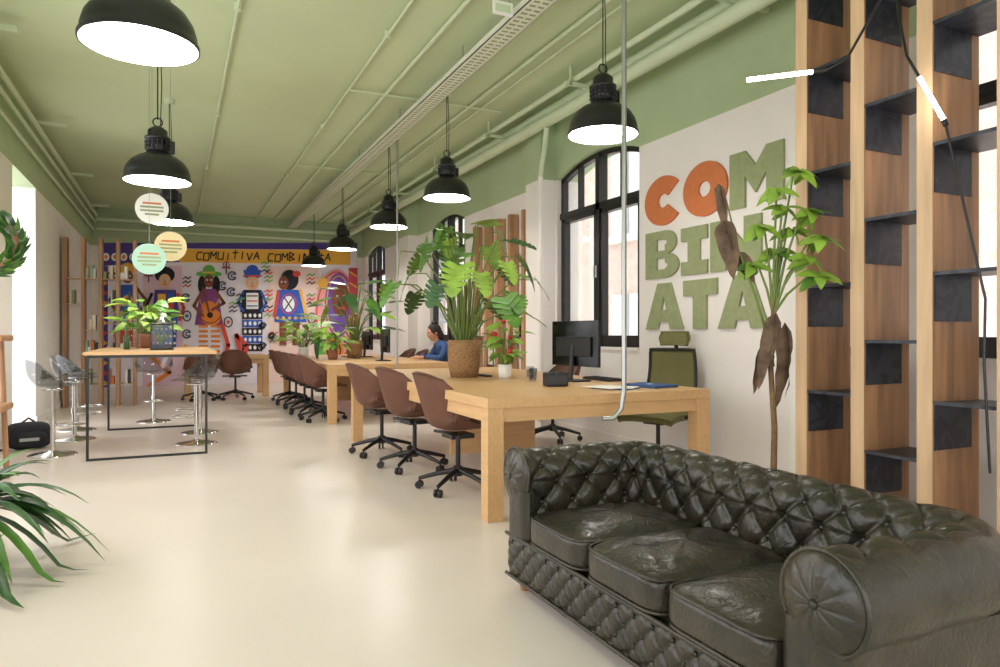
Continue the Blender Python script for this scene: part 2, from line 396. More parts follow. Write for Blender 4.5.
# left figures
circ(128,270,12,YEL,3); circ(128,267,6,YEL,4); circ(128,277,5.5,BRN,6.5); eyes(128,276); poly([(119,285),(137,285),(143,330),(113,330)],BLU); circ(128,300,5,YEL); circ(128,300,2.5,RED); line([(119,288),(110,300),(116,312)],3,BRN); line([(137,288),(146,300),(140,312)],3,BRN)
for i in range(5): line([(115,312+i*4),(141,312+i*4)],1.1,(WHT,YEL,RED,WHT,YEL)[i])
poly([(114,330),(142,330),(140,350),(116,350)],RED)
circ(165,275,10,INK,8); circ(165,281,6,(240,190,150),7); eyes(165,280); poly([(155,290),(176,290),(180,318),(152,318)],PUR); poly([(158,294),(166,294),(166,302),(158,302)],YEL); poly([(167,303),(174,303),(174,312),(167,312)],RED); poly([(158,304),(164,304),(164,314),(158,314)],GRN); poly([(168,293),(174,293),(174,300),(168,300)],BLU); poly([(154,318),(178,318),(176,348),(156,348)],BLU)
for i in range(4): 
    for k in range(5): circ(158+k*4.2,322+i*7,1.3,WHT)
line([(152,294),(146,308),(150,320)],3,INK); line([(178,294),(184,308),(180,320)],3,RED)
# doodles
random.seed(99)
for cx,cy in((232,276),(231,292),(233,308),(187,283),(186,298),(187,316),(187,334),(268,278),(268,296),(268,312),(310,300),(311,318),(149,276),(148,334),(228,322),(309,336),(273,338),(112,276),(310,280),(226,268),(240,300),(222,286),(265,268)):
    t=random.choice((0,1,2,3))
    if t==0: curve(cx,cy,4,5,0,360,1.1,INK); circ(cx,cy,1.6,random.choice((ORG,RED,BLU)))
    if t==1:
        for k in range(3): line([(cx-4,cy-4+k*4),(cx-1,cy-6+k*4),(cx+1,cy-4+k*4),(cx+4,cy-6+k*4)],1.1,random.choice((INK,RED,GRN)))
    if t==2:
        line([(cx,cy-6),(cx,cy+6)],1.2,INK); line([(cx-4,cy),(cx+4,cy)],1.2,INK); curve(cx,cy-3,3,3,0,360,1,RED)
    if t==3: curve(cx,cy,4,4,30,330,1.2,INK); curve(cx+1,cy,2,2,30,330,1,BLU)
for k in range(4):
    pts=[(262+(k%2)*9+ (1+a*.22)*math.cos(a),326+k*10+(1+a*.22)*math.sin(a)) for a in [i*.5 for i in range(26)]]; line(pts,1.1,INK)
line([(222,325),(228,345),(224,362),(232,374),(240,352),(236,335),(246,345),(243,370)],4,RED)
line([(185,345),(192,360),(186,372),(198,380)],3,YEL); line([(150,355),(170,372),(150,385)],4,ORG); line([(278,352),(290,364),(300,352),(312,366)],4,PNK)
mur.obj('mural')
# ---------------------------------------------------------------- sofa
def sofa():
    b=B()
    cx=2.03; ya,yb=2.77,1.16; xf=1.37; rc=.2
    path=[]
    def seg(p,q,n):
        for i in range(n): t=i/n; path.append((p[0]+(q[0]-p[0])*t,p[1]+(q[1]-p[1])*t))
    seg((xf,ya),(cx-rc,ya),60)
    for i in range(40): a=R(90-90*i/40); path.append((cx-rc+rc*math.cos(a),ya-rc+rc*math.sin(a)))
    seg((cx,ya-rc),(cx,yb+rc),170)
    for i in range(40): a=R(-90*i/40); path.append((cx-rc+rc*math.cos(a),yb+rc+rc*math.sin(a)))
    seg((cx-rc,yb),(xf,yb),60); path.append((xf,yb))
    prof=[]
    for i in range(30): t=i/30; prof.append((-.105-.015*math.sin(t*2.6),.28+.235*t))
    r=.12; zc=.515
    for i in range(64): a=R(180-232*i/63); prof.append((r*math.cos(a)*1.0,zc+r*math.sin(a)))
    last=prof[-1]
    for i in range(1,5): prof.append((last[0]+( .07-last[0])*i/4,last[1]+(.40-last[1])*i/4))
    for i in range(1,13): prof.append((.07,.40-.33*i/12))
    N=len(path);K=len(prof)
    S=[0]
    for i in range(1,N): S.append(S[-1]+math.dist(path[i],path[i-1]))
    Pp=[0]
    for i in range(1,K): Pp.append(Pp[-1]+math.dist(prof[i],prof[i-1]))
    w,hh=S[-1]/18.0,.18
    pend=.50
    def cs(t): return max(0,min(1,t))
    vs=[];fs=[]
    def nrm2(k):
        a=prof[max(k-1,0)];c=prof[min(k+1,K-1)]; dx,dz=c[0]-a[0],c[1]-a[1]; l=math.hypot(dx,dz); return(-dz/l,dx/l)
    def pt(i,k,disp):
        x,y=path[i]; a=path[max(i-1,0)];c=path[min(i+1,N-1)]; tx,ty=c[0]-a[0],c[1]-a[1]; l=math.hypot(tx,ty); tx/=l;ty/=l
        ox,oy=-ty,tx
        n=nrm2(k)
        o=prof[k][0]+n[0]*disp; z=prof[k][1]+n[1]*disp
        return Vector((x+ox*o,y+oy*o,z))
    def seam(x): return 1-math.exp(-abs(math.sin(math.pi*x))*2.4)
    for i in range(N):
        for k in range(K):
            p=Pp[k]-.04; s=S[i]
            a=s/w+p/hh; bb=s/w-p/hh
            sa,sb=abs(math.sin(math.pi*a)),abs(math.sin(math.pi*bb))
            h=min(1,(seam(a)*seam(bb))**.8*1.12)
            btn=math.exp(-(sa*sa+sb*sb)*7)
            fade=cs((pend-Pp[k])/.07)
            endf=cs(min(S[i],S[-1]-S[i])/.05)
            fade=fade*fade*(3-2*fade)
            dd=(.026*(1-h)+.020*btn)*fade*endf
            vs.append(pt(i,k,-dd+.006*noise.noise(Vector((s*9,Pp[k]*9,0)))))
    for i in range(N-1):
        for k in range(K-1): fs.append((i*K+k,i*K+k+1,(i+1)*K+k+1,(i+1)*K+k))
    b.add(vs,fs,'leather',True)
    for m in range(0,8):
        for n in range(0,40):
            p=.04+m*hh/2; s=n*w+(w/2 if m%2 else 0)
            if p>pend-.05 or s<.06 or s>S[-1]-.06: continue
            i=min(range(N),key=lambda q:abs(S[q]-s)); k=min(range(K),key=lambda q:abs(Pp[q]-p))
            c=pt(i,k,-.039); b.ell(c,(.013,.013,.013),'button',10,8)
    b.box(1.40,2.08,1.10,2.83,.07,.26,'leather')
    for yc,sg in((ya,1),(yb,-1)):
        ring=96
        out=[]
        for i in range(ring):
            a=2*math.pi*i/ring
            out.append((.121*math.cos(a),.515+.121*math.sin(a)))
        vs=[];fs=[];nr=14
        for j in range(nr+1):
            f=1-j/nr
            for i,(o,z) in enumerate(out):
                a=2*math.pi*i/ring
                bul=.034*math.sin(math.acos(min(1,f))) if f<1 else 0
                pl=.006*math.sin(math.pi*f**.7)*(1-math.exp(-abs(math.sin(5.5*a))*3)) if 0.05<f<1 else 0
                vs.append((xf-bul-pl,yc+sg*o*f,.515+(z-.515)*f))
        for j in range(nr):
            for i in range(ring): fs.append((j*ring+i,j*ring+(i+1)%ring,(j+1)*ring+(i+1)%ring,(j+1)*ring+i))
        b.add(vs,fs,'leather',True)
        b.ell((xf-.036,yc,.515),(.010,.013,.013),'button',12,8)
        lo,hi=sorted((yc-sg*.12,yc+sg*.068))
        def pan(u,v,lo=lo,hi=hi):
            bx=.026*(1-(2*u-1)**4)
            return (xf-bx,lo+(hi-lo)*u,.24+(.46-.24)*v)
        b.grid(pan,16,8,'leather')
        b.tube([(xf-.004,yc+.121*math.cos(R(a)),.515+.121*math.sin(R(a))) for a in range(0,361,10)],.007,'leather',8)
        for a in range(-40,221,12): b.ell((xf-.010,yc+sg*.112*math.cos(R(a)),.515+.112*math.sin(R(a))),(.003,.003,.003),'brass',6,4)
    y0,y1=1.092,2.838
    w2,h2=.1,.1
    def rail(u,v):
        s=u*(y1-y0); p=v*.18
        a=s/w2+p/h2; c=s/w2-p/h2
        h=min(1,(seam(a)*seam(c))**.8*1.12)
        e=min(1,min(s,y1-y0-s)/.03)
        return (xf-.03*e**.5+.018*(1-h)*e+.015*abs(2*v-1)**4,y1-s,.068+p)
    b.grid(rail,280,32,'leather')
    for m in range(0,4):
        for n in range(0,19):
            s=n*w2+(w2/2 if m%2 else 0); p=m*h2/2
            if 0.03<s<y1-y0-.03 and .02<p<.17: b.ell((xf-.014,y1-s,.068+p),(.008,.009,.009),'button',8,6)
    b.tube([(xf-.022,y0,.25),(xf-.022,y1,.25)],.008,'leather',8); b.tube([(xf-.022,y0,.07),(xf-.022,y1,.07)],.008,'leather',8)
    b.box(1.365,2.05,2.80,2.84,.065,.42,'leather'); b.box(1.365,2.05,1.09,1.13,.065,.42,'leather')
    ys=[1.285+(2.645-1.285)*i/3 for i in range(4)]
    for i in range(3):
        c=((1.335+1.94)/2,(ys[i]+ys[i+1])/2,.318); rx=(1.94-1.335)/2; ry=(ys[i+1]-ys[i])/2-.002
        def f(p,rx=rx,ry=ry,i=i):
            qx,qy=p.x/rx,p.y/ry
            cr=(1-min(1,abs(qx))**2.2)*(1-min(1,abs(qy))**2.2)
            if p.z>0:
                p.z+=.042*cr-.012*math.exp(-((qx*.8)**2+(qy*.8)**2)*2.5)
                wv=noise.noise(Vector((p.x*7+i*5,p.y*7,0)))
                p.z+=.010*wv+.007*(1-abs(noise.noise(Vector((p.x*13+i*3,p.y*8,2.))))*4)*cr
            return p
        b.ell(c,(rx,ry,.062),'leather',80,44,.3,f)
        for zz in(.052,-.052):
            pts=[]
            for k in range(65):
                th=2*math.pi*k/64; sp=lambda x:math.copysign(abs(x)**.3,x)
                pts.append((c[0]+rx*.985*sp(math.cos(th)),c[1]+ry*.985*sp(math.sin(th)),c[2]+zz))
            b.tube(pts,.006,'leather',6)
    for x in(1.42,2.0):
        for y in(1.16,2.78): b.lathe([(.0,0),(.024,0),(.03,.02),(.034,.045),(.025,.068)],'walnut',(x,y,0),16)
    b.obj('chesterfield_sofa')
sofa()
# ---------------------------------------------------------------- tables
def worktable(name,x0,x1,y0,y1,mid=True):
    b=B()
    b.box(x0,x1,y0,y1,.685,.75,'birch',.004)
    b.box(x0+.03,x1-.03,y0+.02,y0+.05,.60,.685,'birchx'); b.box(x0+.03,x1-.03,y1-.05,y1-.02,.60,.685,'birchx')
    b.box(x0+.02,x0+.05,y0+.03,y1-.03,.60,.685,'birch'); b.box(x1-.05,x1-.02,y0+.03,y1-.03,.60,.685,'birch')
    for x in(x0,x1-.11):
        for y in(y0,y1-.11): b.box(x+.003,x+.11,y+.003,y+.107,0,.685,'birch',.004)
    if mid:
        ym=(y0+y1)/2
        b.box(x0+.45,x1-.45,ym-.02,ym+.02,.1,.685,'birchx')
        b.box((x0+x1)/2-.08,(x0+x1)/2+.08,y0+.5,y1-.5,.55,.60,'birch')
        b.box((x0+x1)/2-.03,(x0+x1)/2+.03,y0+1.9,y1-1,.75,.765,'blackpl')
    b.obj(name)
worktable('work_table',1.70,3.41,3.84,7.45)
worktable('work_table',1.74,3.41,8.85,12.9)
worktable('work_table',.15,1.55,13.3,14.3,False)
# ---------------------------------------------------------------- chairs
def starbase(b,r=.29,zc=.1,mt='black',top=.40):
    for k in range(5):
        a=R(72*k+18); c,s=math.cos(a),math.sin(a)
        b.tube([(0.02*c,.02*s,.14),(r*.5*c,r*.5*s,.115),(r*c,r*s,.075)],[.024,.018,.014],mt,8)
        b.tube([(r*c,r*s,.085),(r*c,r*s,.05)],.008,mt,6)
        px,py=-s,c
        for o in(-.016,.016):
            q=Vector((r*c+px*o,r*s+py*o,.028)); b.tube([q-Vector((px,py,0))*.009,q+Vector((px,py,0))*.009],.028,mt,14)
    b.tube([(0,0,.10),(0,0,.17)],.034,mt,14); b.tube([(0,0,.17),(0,0,top)],.018,mt,12); b.box(-.09,.09,-.09,.09,top-.02,top+.012,mt)
def interp(P,t):
    n=len(P)-1; x=min(max(t*n,0),n-1e-6); i=int(x); f=x-i
    p0=P[max(i-1,0)];p1=P[i];p2=P[i+1];p3=P[min(i+2,n)]
    return [0.5*((2*p1[k])+(-p0[k]+p2[k])*f+(2*p0[k]-5*p1[k]+4*p2[k]-p3[k])*f*f+(-p0[k]+3*p1[k]-3*p2[k]+p3[k])*f**3) for k in range(len(p1))]
def shell(b,mt,z=0,w=.25,thick=-.03,scale=1,spine=None,wing=.15):
    SP=spine or [(.25,.45,.9),(.16,.452,1.0),(.0,.44,1.04),(-.13,.445,1.06),(-.22,.50,1.12),(-.265,.61,1.16),(-.30,.73,1.06),(-.345,.86,.82)]
    def fn(u,v):
        y,zz,ww=interp(SP,v); s=2*u-1
        a=min(1,max(0,(v-.12)/.42)); back=min(1,max(0,(v-.45)/.2)); 
        x=w*ww*s*(1-.06*abs(s)**3)
        zz=zz+(1-back)*a*.2*abs(s)**3.0
        if v>.8: zz-=(v-.8)/.2*.05*abs(s)**3
        y=y+back*wing*abs(s)**2.4*(1-max(0,v-.7)*1.6)
        return (x,y,zz+z)
    b.grid(fn,18,26,mt,True,thick)
b=B(); starbase(b); shell(b,'brown',wing=.26); 
b.tube([(-.2,-.1,.41),(0,0,.405),(.2,-.1,.41)],.012,'black',8)
chair=b.mesh('meeting_chair')
def put(me,name,x,y,face,sc=1): # face = direction in degrees the chair faces (0=+X)
    return place(me,name,(x,y,0),R(face-90),sc=sc)
for x,y,a in((1.88,4.78,4),(1.84,5.68,10),(1.78,6.5,4),
             (1.76,9.3,6),(1.74,10.0,12),(1.76,10.75,7),(1.75,11.5,12),(1.76,12.25,6),
             (.95,12.95,80),(.4,13.0,95),(3.66,6.55,184),(3.66,11.6,175),(3.66,12.3,182)):
    put(chair,'meeting_chair',x,y,a)
# olive office chair
b=B(); starbase(b,.31)
def seat(u,v):
    s=2*u-1; t=2*v-1
    return (.25*s,.24*t+.02,.49-.03*abs(t)**4*(t>0)-.02*abs(s)**4)
b.grid(seat,12,12,'olive',True,-.05)
def bk(u,v):
    s=2*u-1; wv=.235*(1-.12*v)
    return (wv*s,-.24-.06*v-.04*math.sin(v*3.1)+.05*s*s,.55+.45*v)
b.grid(bk,12,14,'olive',True,.012)
rim=[bk(0,v/12) for v in range(13)]+[bk(u/8,1) for u in range(1,9)]+[bk(1,1-v/12) for v in range(1,13)]+[bk(1-u/8,0) for u in range(1,9)]
b.tube(rim,.014,'blackpl',8)
b.tube([(0,-.05,.42),(0,-.26,.44),(0,-.34,.6),(0,-.36,.95),(0,-.33,1.06)],.018,'blackpl',8)
def hr(u,v):
    s=2*u-1; return (.14*s*(1-.15*abs(2*v-1)),-.30+.03*s*s-.02*v,1.04+.12*v)
b.grid(hr,10,6,'olive',True,.03)
for s in(-1,1):
    b.tube([(s*.2,0,.44),(s*.29,0,.46),(s*.3,-.02,.64)],.014,'blackpl',8); b.box(s*.3-.04,s*.3+.04,-.14,.12,.64,.67,'blackpl',.01)
off=b.mesh('office_chair')
put(off,'office_chair',3.70,4.80,205)
# bar stools
b=B()
SPB=[(.19,.66,.8),(.12,.645,.95),(0,.635,1),(-.12,.65,1.02),(-.19,.72,1.04),(-.215,.80,1.05),(-.225,.90,1.0)]
shell(b,'acryl',0,.225,-.012,spine=SPB,wing=.2)
b.tube([(0,0,.03),(0,0,.62)],.022,'chrome',14); b.lathe([(0,.63),(.09,.625),(.09,.612),(0,.60)],'chrome',n=24)
b.lathe([(0,.045),(.03,.045),(.05,.032),(.19,.014),(.205,.006),(.205,0),(0,0)],'chrome',n=36)
b.tube([(.0,.02,.28)]+[(.11*math.sin(R(a)),.03+.13*(1-math.cos(R(a)))*.9,.28) for a in range(0,361,20)],.009,'chrome',8)
b.tube([(0,0,.28),(0,0,.34)],.03,'chrome',12)
stool=b.mesh('bar_stool')
for x,y,a in((-1.04,7.72,10),(-.98,8.75,-12),(.20,7.9,150),(.26,8.75,200),(-.25,10.1,270),(-1.05,9.6,10)):
    put(stool,'bar_stool',x,y,a)
# bar table
b=B(); x0,x1,y0,y1=-.72,.28,7.2,9.4
b.box(x0-.02,x1+.08,y0-.02,y1+.02,.945,.975,'birchx',.003)
for y in(y0,y1-.02):
    for x in(x0,x1-.022): b.box(x,x+.022,y,y+.022,0,.945,'black')
    b.box(x0+.022,x1-.022,y,y+.022,0,.02,'black'); b.box(x0+.022,x1-.022,y,y+.022,.92,.945,'black')
b.box(x0,x0+.022,y0+.022,y1-.02,.92,.945,'black'); b.box(x1-.022,x1,y0+.022,y1-.02,.92,.945,'black')
b.obj('bar_table')
# ---------------------------------------------------------------- pendant lamps
def lamp(glow):
    b=B()
    out=[(.262,0),(.262,.018),(.252,.03),(.250,.06),(.236,.11),(.205,.16),(.155,.20),(.105,.222),(.088,.235),(.082,.25)]
    b.lathe(out,'black',n=48)
    b.lathe([(r-.006,z) for r,z in out[:-1]][::-1],'lampin',n=48)
    b.lathe([(.262,0),(.254,0)],'black',n=48)
    b.lathe([(0,.045),(.12,.04),(.235,.05)],glow,n=40)
    b.lathe([(.082,.25),(.082,.34),(.10,.345),(.10,.36),(.075,.375),(.075,.42),(.05,.44),(.03,.455),(0,.46)],'black',n=24)
    for k in range(16):
        a=R(22.5*k); c,s=math.cos(a),math.sin(a)
        b.tube([(.088*c,.088*s,.255),(.092*c,.092*s,.335)],.007,'black',6)
    for z in(.26,.29,.32): b.lathe([(.084,z),(.1,z+.003),(.1,z+.009),(.084,z+.012)],'black',n=28)
    b.box(.07,.13,-.03,.03,.24,.34,'black',.008)
    b.tube([(.035*math.cos(R(a)),0,.49+.035*math.sin(R(a))) for a in range(0,361,20)],.006,'black',6)
    return b
for (x,y,z) in((2.86,4.36,2.6),(2.70,7.2,2.62),(2.70,9.5,2.62),(2.70,12.5,2.64),(2.75,15.6,2.62),(-.15,3.72,2.50),(-.13,6.42,2.39),(-.06,8.8,2.40)):
    b=lamp('lampglow2' if y>8 else 'lampglow'); 
    b.tube([(0,0,.51),(0,0,H-z-.002)],.005,'black',6); b.tube([(.02,0,.45),(.03,.01,.8),(.01,0,H-z-.002)],.004,'black',6); b.lathe([(0,H-z-.05),(.05,H-z-.05),(.06,H-z-.002)],'pipe',n=20)
    b.obj('pendant_lamp',(x,y,z))
# ---------------------------------------------------------------- round hanging signs
for x,y,z,c in((-.20,7.45,2.33,'paper'),(-.04,7.55,1.99,'cream'),(-.22,7.35,1.84,'mint')):
    b=B(); n=32; r=.145
    b.M=Matrix.Rotation(R(90),4,'X')
    b.lathe([(0,.006),(r,.006),(r,-.006),(0,-.006)],c,n=40,smooth=False)
    b.M=Matrix.Identity(4)
    for k,(w,zz) in enumerate(((.08,.05),(.1,.015),(.1,-.02),(.06,-.055))): b.box(-w,w,-.0085,-.0065,zz-.009,zz+.009,'orange' if k==0 else 'sage')
    b.tube([(0,0,r),(0,0,H-z-.002)],.002,'steel',5)
    b.obj('hanging_round_sign',(x,y,z))
# ---------------------------------------------------------------- wall lettering
def letters():
    root=bpy.data.objects.new('wall_lettering',None); scene.collection.objects.link(root); root.location=(XW,4.7,1.9)
    def arc(cx,cy,ro,ri,a0,a1,sx=1,sy=1,n=40):
        out=[]
        for i in range(n):
            t0=R(a0+(a1-a0)*i/n); t1=R(a0+(a1-a0)*(i+1)/n)
            out.append([(cx+ri*math.cos(t0)*sx,cy+ri*math.sin(t0)*sy),(cx+ro*math.cos(t0)*sx,cy+ro*math.sin(t0)*sy),(cx+ro*math.cos(t1)*sx,cy+ro*math.sin(t1)*sy),(cx+ri*math.cos(t1)*sx,cy+ri*math.sin(t1)*sy)])
        return out
    G={'O':arc(.5,.5,.5,.14,0,360),
       'C':arc(.5,.5,.5,.14,40,320,1.05),
       'M':[[(0,0),(.3,0),(.3,1),(0,1)],[(.7,0),(1,0),(1,1),(.7,1)],[(.3,1),(.3,.55),(.5,.22),(.5,.7)],[(.5,.7),(.5,.22),(.7,.55),(.7,1)]],
       'N':[[(0,0),(.32,0),(.32,1),(0,1)],[(.68,0),(1,0),(1,1),(.68,1)],[(.32,1),(.32,.5),(.68,0),(.68,.5)]],
       'I':[[(.0,0),(1,0),(1,.28),(0,.28)],[(0,.72),(1,.72),(1,1),(0,1)],[(.27,.28),(.73,.28),(.73,.72),(.27,.72)]],
       'T':[[(0,.68),(1,.68),(1,1),(0,1)],[(.3,0),(.7,0),(.7,.68),(.3,.68)]],
       'A':[[(0,0),(.34,0),(.5,.72),(.33,1)],[(.66,0),(1,0),(.67,1),(.5,.72)],[(.33,1),(.5,.72),(.67,1)],[(.375,.16),(.625,.16),(.56,.42),(.44,.42)]],
       'B':[[(0,0),(.34,0),(.34,1),(0,1)],[(.34,.82),(.6,.82),(.6,1),(.34,1)],[(.34,.42),(.6,.42),(.6,.58),(.34,.58)],[(.34,0),(.6,0),(.6,.18),(.34,.18)]]+arc(.6,.75,.25,.05,-90,90,1.3,1,16)+arc(.6,.26,.26,.05,-90,90,1.5,1,16)}
    cells=[('C',5.55,5.02,2.15,2.61,'orange'),('O',5.0,4.45,2.15,2.62,'orange'),('M',4.42,3.86,2.15,2.60,'sage'),
           ('B',5.55,5.06,1.66,2.10,'sage'),('I',5.03,4.69,1.66,2.08,'sage'),('N',4.65,4.08,1.66,2.08,'sage'),
           ('A',5.55,5.00,1.18,1.61,'sage'),('T',5.0,4.57,1.18,1.61,'sage'),('A',4.56,4.0,1.18,1.61,'sage')]
    for i,(ch,ya,yb,za,zb,c) in enumerate(cells):
        b=B(); T=.022
        for p in G[ch]:
            q=[(ya+(yb-ya)*x-4.7,za+(zb-za)*y-1.9) for x,y in p]; n=len(q)
            vs=[(-T,y,z) for y,z in q]+[(-.001,y,z) for y,z in q]
            b.add(vs,[tuple(range(n)),tuple(range(2*n-1,n-1,-1))]+[(k,k+n,(k+1)%n+n,(k+1)%n) for k in range(n)],c)
        o=b.obj('letter_%d'%(i+1)); o.parent=root
letters()
# ---------------------------------------------------------------- bookcase divider right
b=B(); XA,XB=3.40,3.77
py=[3.04,2.66,2.28,1.90,1.52]
HB=3.38
for y in py:
    b.box(XA,XB,y-.04,y+.04,0,HB,'walnut'); b.box(XA-.004,XA,y-.04,y+.04,0,HB,'plankedge')
bays=[[3.25,2.69,2.09,1.42,.80],[2.99,2.38,1.76,1.10,.5],[3.3,2.68,2.08,1.44,.80],[2.99,2.38,1.76,1.10,.5]]
for i,zs in enumerate(bays):
    ya,yb=py[i+1]+.04,py[i]-.04
    for z in zs:
        b.box(XA+.005,XB,ya,yb,z-.006,z,'plate')
        b.box(XA+.01,XB-.07,yb-.006,yb,z-.24,z-.006,'plate'); b.box(XA+.01,XB-.07,ya,ya+.006,z-.24,z-.006,'plate')
        b.box(XA+.002,XA+.006,ya,yb,z-.012,z+.006,'plate')
b.obj('timber_bookcase_divider')
b=B(); b.box(3.80,4.12,2.9,3.5,0,.75,'white',.01); b.box(3.79,3.80,2.92,3.19,.05,.72,'paper'); b.box(3.79,3.80,3.21,3.48,.05,.72,'paper'); b.obj('low_cabinet')
b=B(); b.box(3.84,4.1,2.95,3.35,.752,1.0,'grey',.02); b.box(3.86,4.08,2.97,3.33,1.0,1.05,'blackpl',.01); b.box(3.80,3.85,3.0,3.3,.8,.82,'paper'); b.obj('printer')
def slat(name,ox,oy,L,ax,depth,top,n,shelves,sw=.07,fill=.75):
    b=B()
    for k in range(n):
        t=L*k/(n-1)
        if ax=='y': b.box(ox,ox+depth,oy+t-sw/2,oy+t+sw/2,0,top,'walnut')
        else: b.box(ox+t-sw/2,ox+t+sw/2,oy,oy+depth,0,top,'walnut')
    random.seed(len(name)+n)
    cols=['orange','paper','sage','black','cream','paper','mint','white']
    for z in shelves:
        for k in range(n-1):
            if random.random()<.3: continue
            t0=L*k/(n-1)+sw/2; t1=L*(k+1)/(n-1)-sw/2
            if ax=='y': b.box(ox+.01,ox+depth-.01,oy+t0,oy+t1,z-.012,z,'black')
            else: b.box(ox+t0,ox+t1,oy+.01,oy+depth-.01,z-.012,z,'plankedge')
            t=t0+.01
            while t<t1-.04:
                w=random.uniform(.02,.05); h=random.uniform(.1,.24); c=random.choice(cols)
                if random.random()<fill:
                    if ax=='y': b.box(ox+.03,ox+depth-.02,oy+t,oy+t+w,z,z+h,c)
                    else: b.box(ox+t,ox+t+w,oy+.03,oy+depth-.04,z,z+h,c)
                t+=w+.004
    b.obj(name)
slat('slatted_bookcase',4.02,7.98,1.6,'y',.12,2.72,5,(.7,1.1,1.5),.08,.45)
slat('slatted_bookcase',-1.53,12.5,.95,'x',.28,2.62,5,(.35,.8,1.2,1.6,2.0),.05,.6)
# ---------------------------------------------------------------- monitors etc
def monitor(name,x,y,w,rz):
    b=B(); b.box(-w/2,w/2,-.015,.015,.12,.12+w*.6,'screen',.006); b.box(-w/2+.08,w/2-.08,.015,.035,.2,.36,'blackpl',.008)
    b.tube([(0,.03,.3),(0,.05,.01)],.02,'blackpl',10); b.box(-.13,.13,-.06,.12,0,.012,'blackpl',.004); b.obj(name,(x,y,.752),rz)
monitor('monitor',2.98,4.95,.62,R(90+6)); monitor('monitor',2.72,9.75,.55,R(86)); monitor('monitor',2.9,11.5,.5,R(95))
b=B(); b.box(-.08,.08,-.07,.07,0,.1,'blackpl',.012); b.box(-.07,.07,-.075,-.07,.02,.08,'black'); b.lathe([(0,.11),(.03,.11),(.04,.1)],'black',n=16); b.obj('desk_speaker',(2.55,4.52,.752),R(-12))
b=B(); b.box(-.17,.17,-.12,.12,0,.018,'blue',.004); b.box(-.02,.02,-.02,.02,.018,.0185,'paper'); b.obj('laptop',(3.16,4.2,.752),R(100))
b=B()
for k,(dx,dy,r) in enumerate(((0,0,0),(.06,.03,.3),(-.04,.05,-.2))):
    b.M=Matrix.Translation((dx,dy,k*.004))@Matrix.Rotation(r,4,'Z'); b.box(-.1,.1,-.14,.14,0,.004,'paper' if k else 'blue')
b.M=Matrix.Identity(4); b.obj('paper_stack',(2.82,4.14,.752),.4)
b=B(); b.box(-.07,.07,-.2,.2,0,.018,'blackpl',.004)
for k in range(10): b.box(-.06,.06,-.19+k*.038,-.158+k*.038,.018,.022,'dark')
b.obj('keyboard',(3.24,4.95,.752))
for x,y in((2.72,5.2),(2.82,5.45),(2.62,5.02)):
    b=B(); b.lathe([(0,.004),(.03,.004),(.036,.1),(.034,.1),(.028,.008)],'acryl',n=20); b.obj('drinking_glass',(x,y,.752))
# ---------------------------------------------------------------- plants
def pot(b,r,h,mt='wicker',z=0):
    b.lathe([(0,0),(r*.82,0),(r*.95,h*.3),(r,h*.7),(r*.97,h),(r*.9,h),(r*.88,h*.88),(0,h*.88)],mt,(0,0,z),28)
    b.lathe([(r*.89,h*.89),(0,h*.9)],'soil',(0,0,z),20)
def monstera(name,loc,r,h,n,spread,z0,z1,size,seed,potm='wicker',mts=('leaf','leafd','leaf2'),notch=1,hang=.6):
    random.seed(seed); b=B(); pot(b,r,h,potm)
    for k in range(n):
        a=k*2.39996+random.uniform(-.3,.3); f=((k+.5)/n); zz=z1-(z1-z0)*f**1.1*random.uniform(.75,1.05); rr=spread*(.25+.75*math.sin(min(1,f*1.3)*1.5))*random.uniform(.75,1.05)
        c,s=math.cos(a),math.sin(a); p=Vector((rr*c*.8,rr*s*.8,zz))
        b.tube([(r*.3*c,r*.3*s,h*.85),(rr*c*.25,rr*s*.25,h+(zz-h)*.6),(rr*c*.55,rr*s*.55,h+(zz-h)*1.0),p],[.009,.008,.006,.004],'stem',6)
        L=size*random.uniform(.75,1.15)
        if random.random()<hang: d=Vector((c*.5+random.uniform(-.4,.4),s*.5+random.uniform(-.4,.4),-random.uniform(.5,1.0))); up=(c*.6+random.uniform(-.3,.3),s*.6+random.uniform(-.3,.3),.55)
        else: d=Vector((c,s,random.uniform(-.3,.4))); up=(c*-.3,s*-.3-.3,1)
        b.leaf(p,d,up,L,L*(1.05 if notch else .4),random.choice(mts),notch,random.uniform(.05,.25),.3 if notch else 0)
    b.tube([(0,0,h*.8),(.02,.01,h+(z1-h)*.5)],[.018,.012],'bark',8)
    b.obj(name,loc)
monstera('potted_monstera',(2.36,5.85,.752),.15,.33,38,.88,.50,1.38,.25,17,mts=('leaf','leaf','leaf2','leafd'),hang=.7)
monstera('potted_monstera',(2.62,11.2,.752),.13,.28,26,.72,.35,1.2,.42,5,notch=0,mts=('leaf','leafd','leaf2'),hang=.3)
def herb(name,loc,h,r,n,spread,top,size,seed,potm,fl=None):
    random.seed(seed); b=B(); pot(b,r,h,potm)
    for k in range(n):
        a=k*2.4; rr=spread*random.uniform(.3,1); zz=h+(top-h)*random.uniform(.15,1); c,s=math.cos(a),math.sin(a)
        b.tube([(r*.4*c,r*.4*s,h*.85),(rr*c*.4,rr*s*.4,h+(zz-h)*.8),(rr*c*.6,rr*s*.6,zz)],[.004,.003,.002],'stem',5)
        b.leaf((rr*c*.6,rr*s*.6,zz),(c,s,random.uniform(-.6,.5)),(random.uniform(-.5,.5),-.4,1),size*random.uniform(.7,1.1),size*.5,random.choice(('leaf2','leaf','leaf2')),0,.3)
        if fl and k%5==0: b.ell((rr*c*.6,rr*s*.6,zz+.02),(.025,.025,.02),fl,8,6)
    b.obj(name,loc)
herb('potted_herb_plant',(2.60,5.50,.752),.12,.06,34,.24,.48,.14,8,'paper','red')
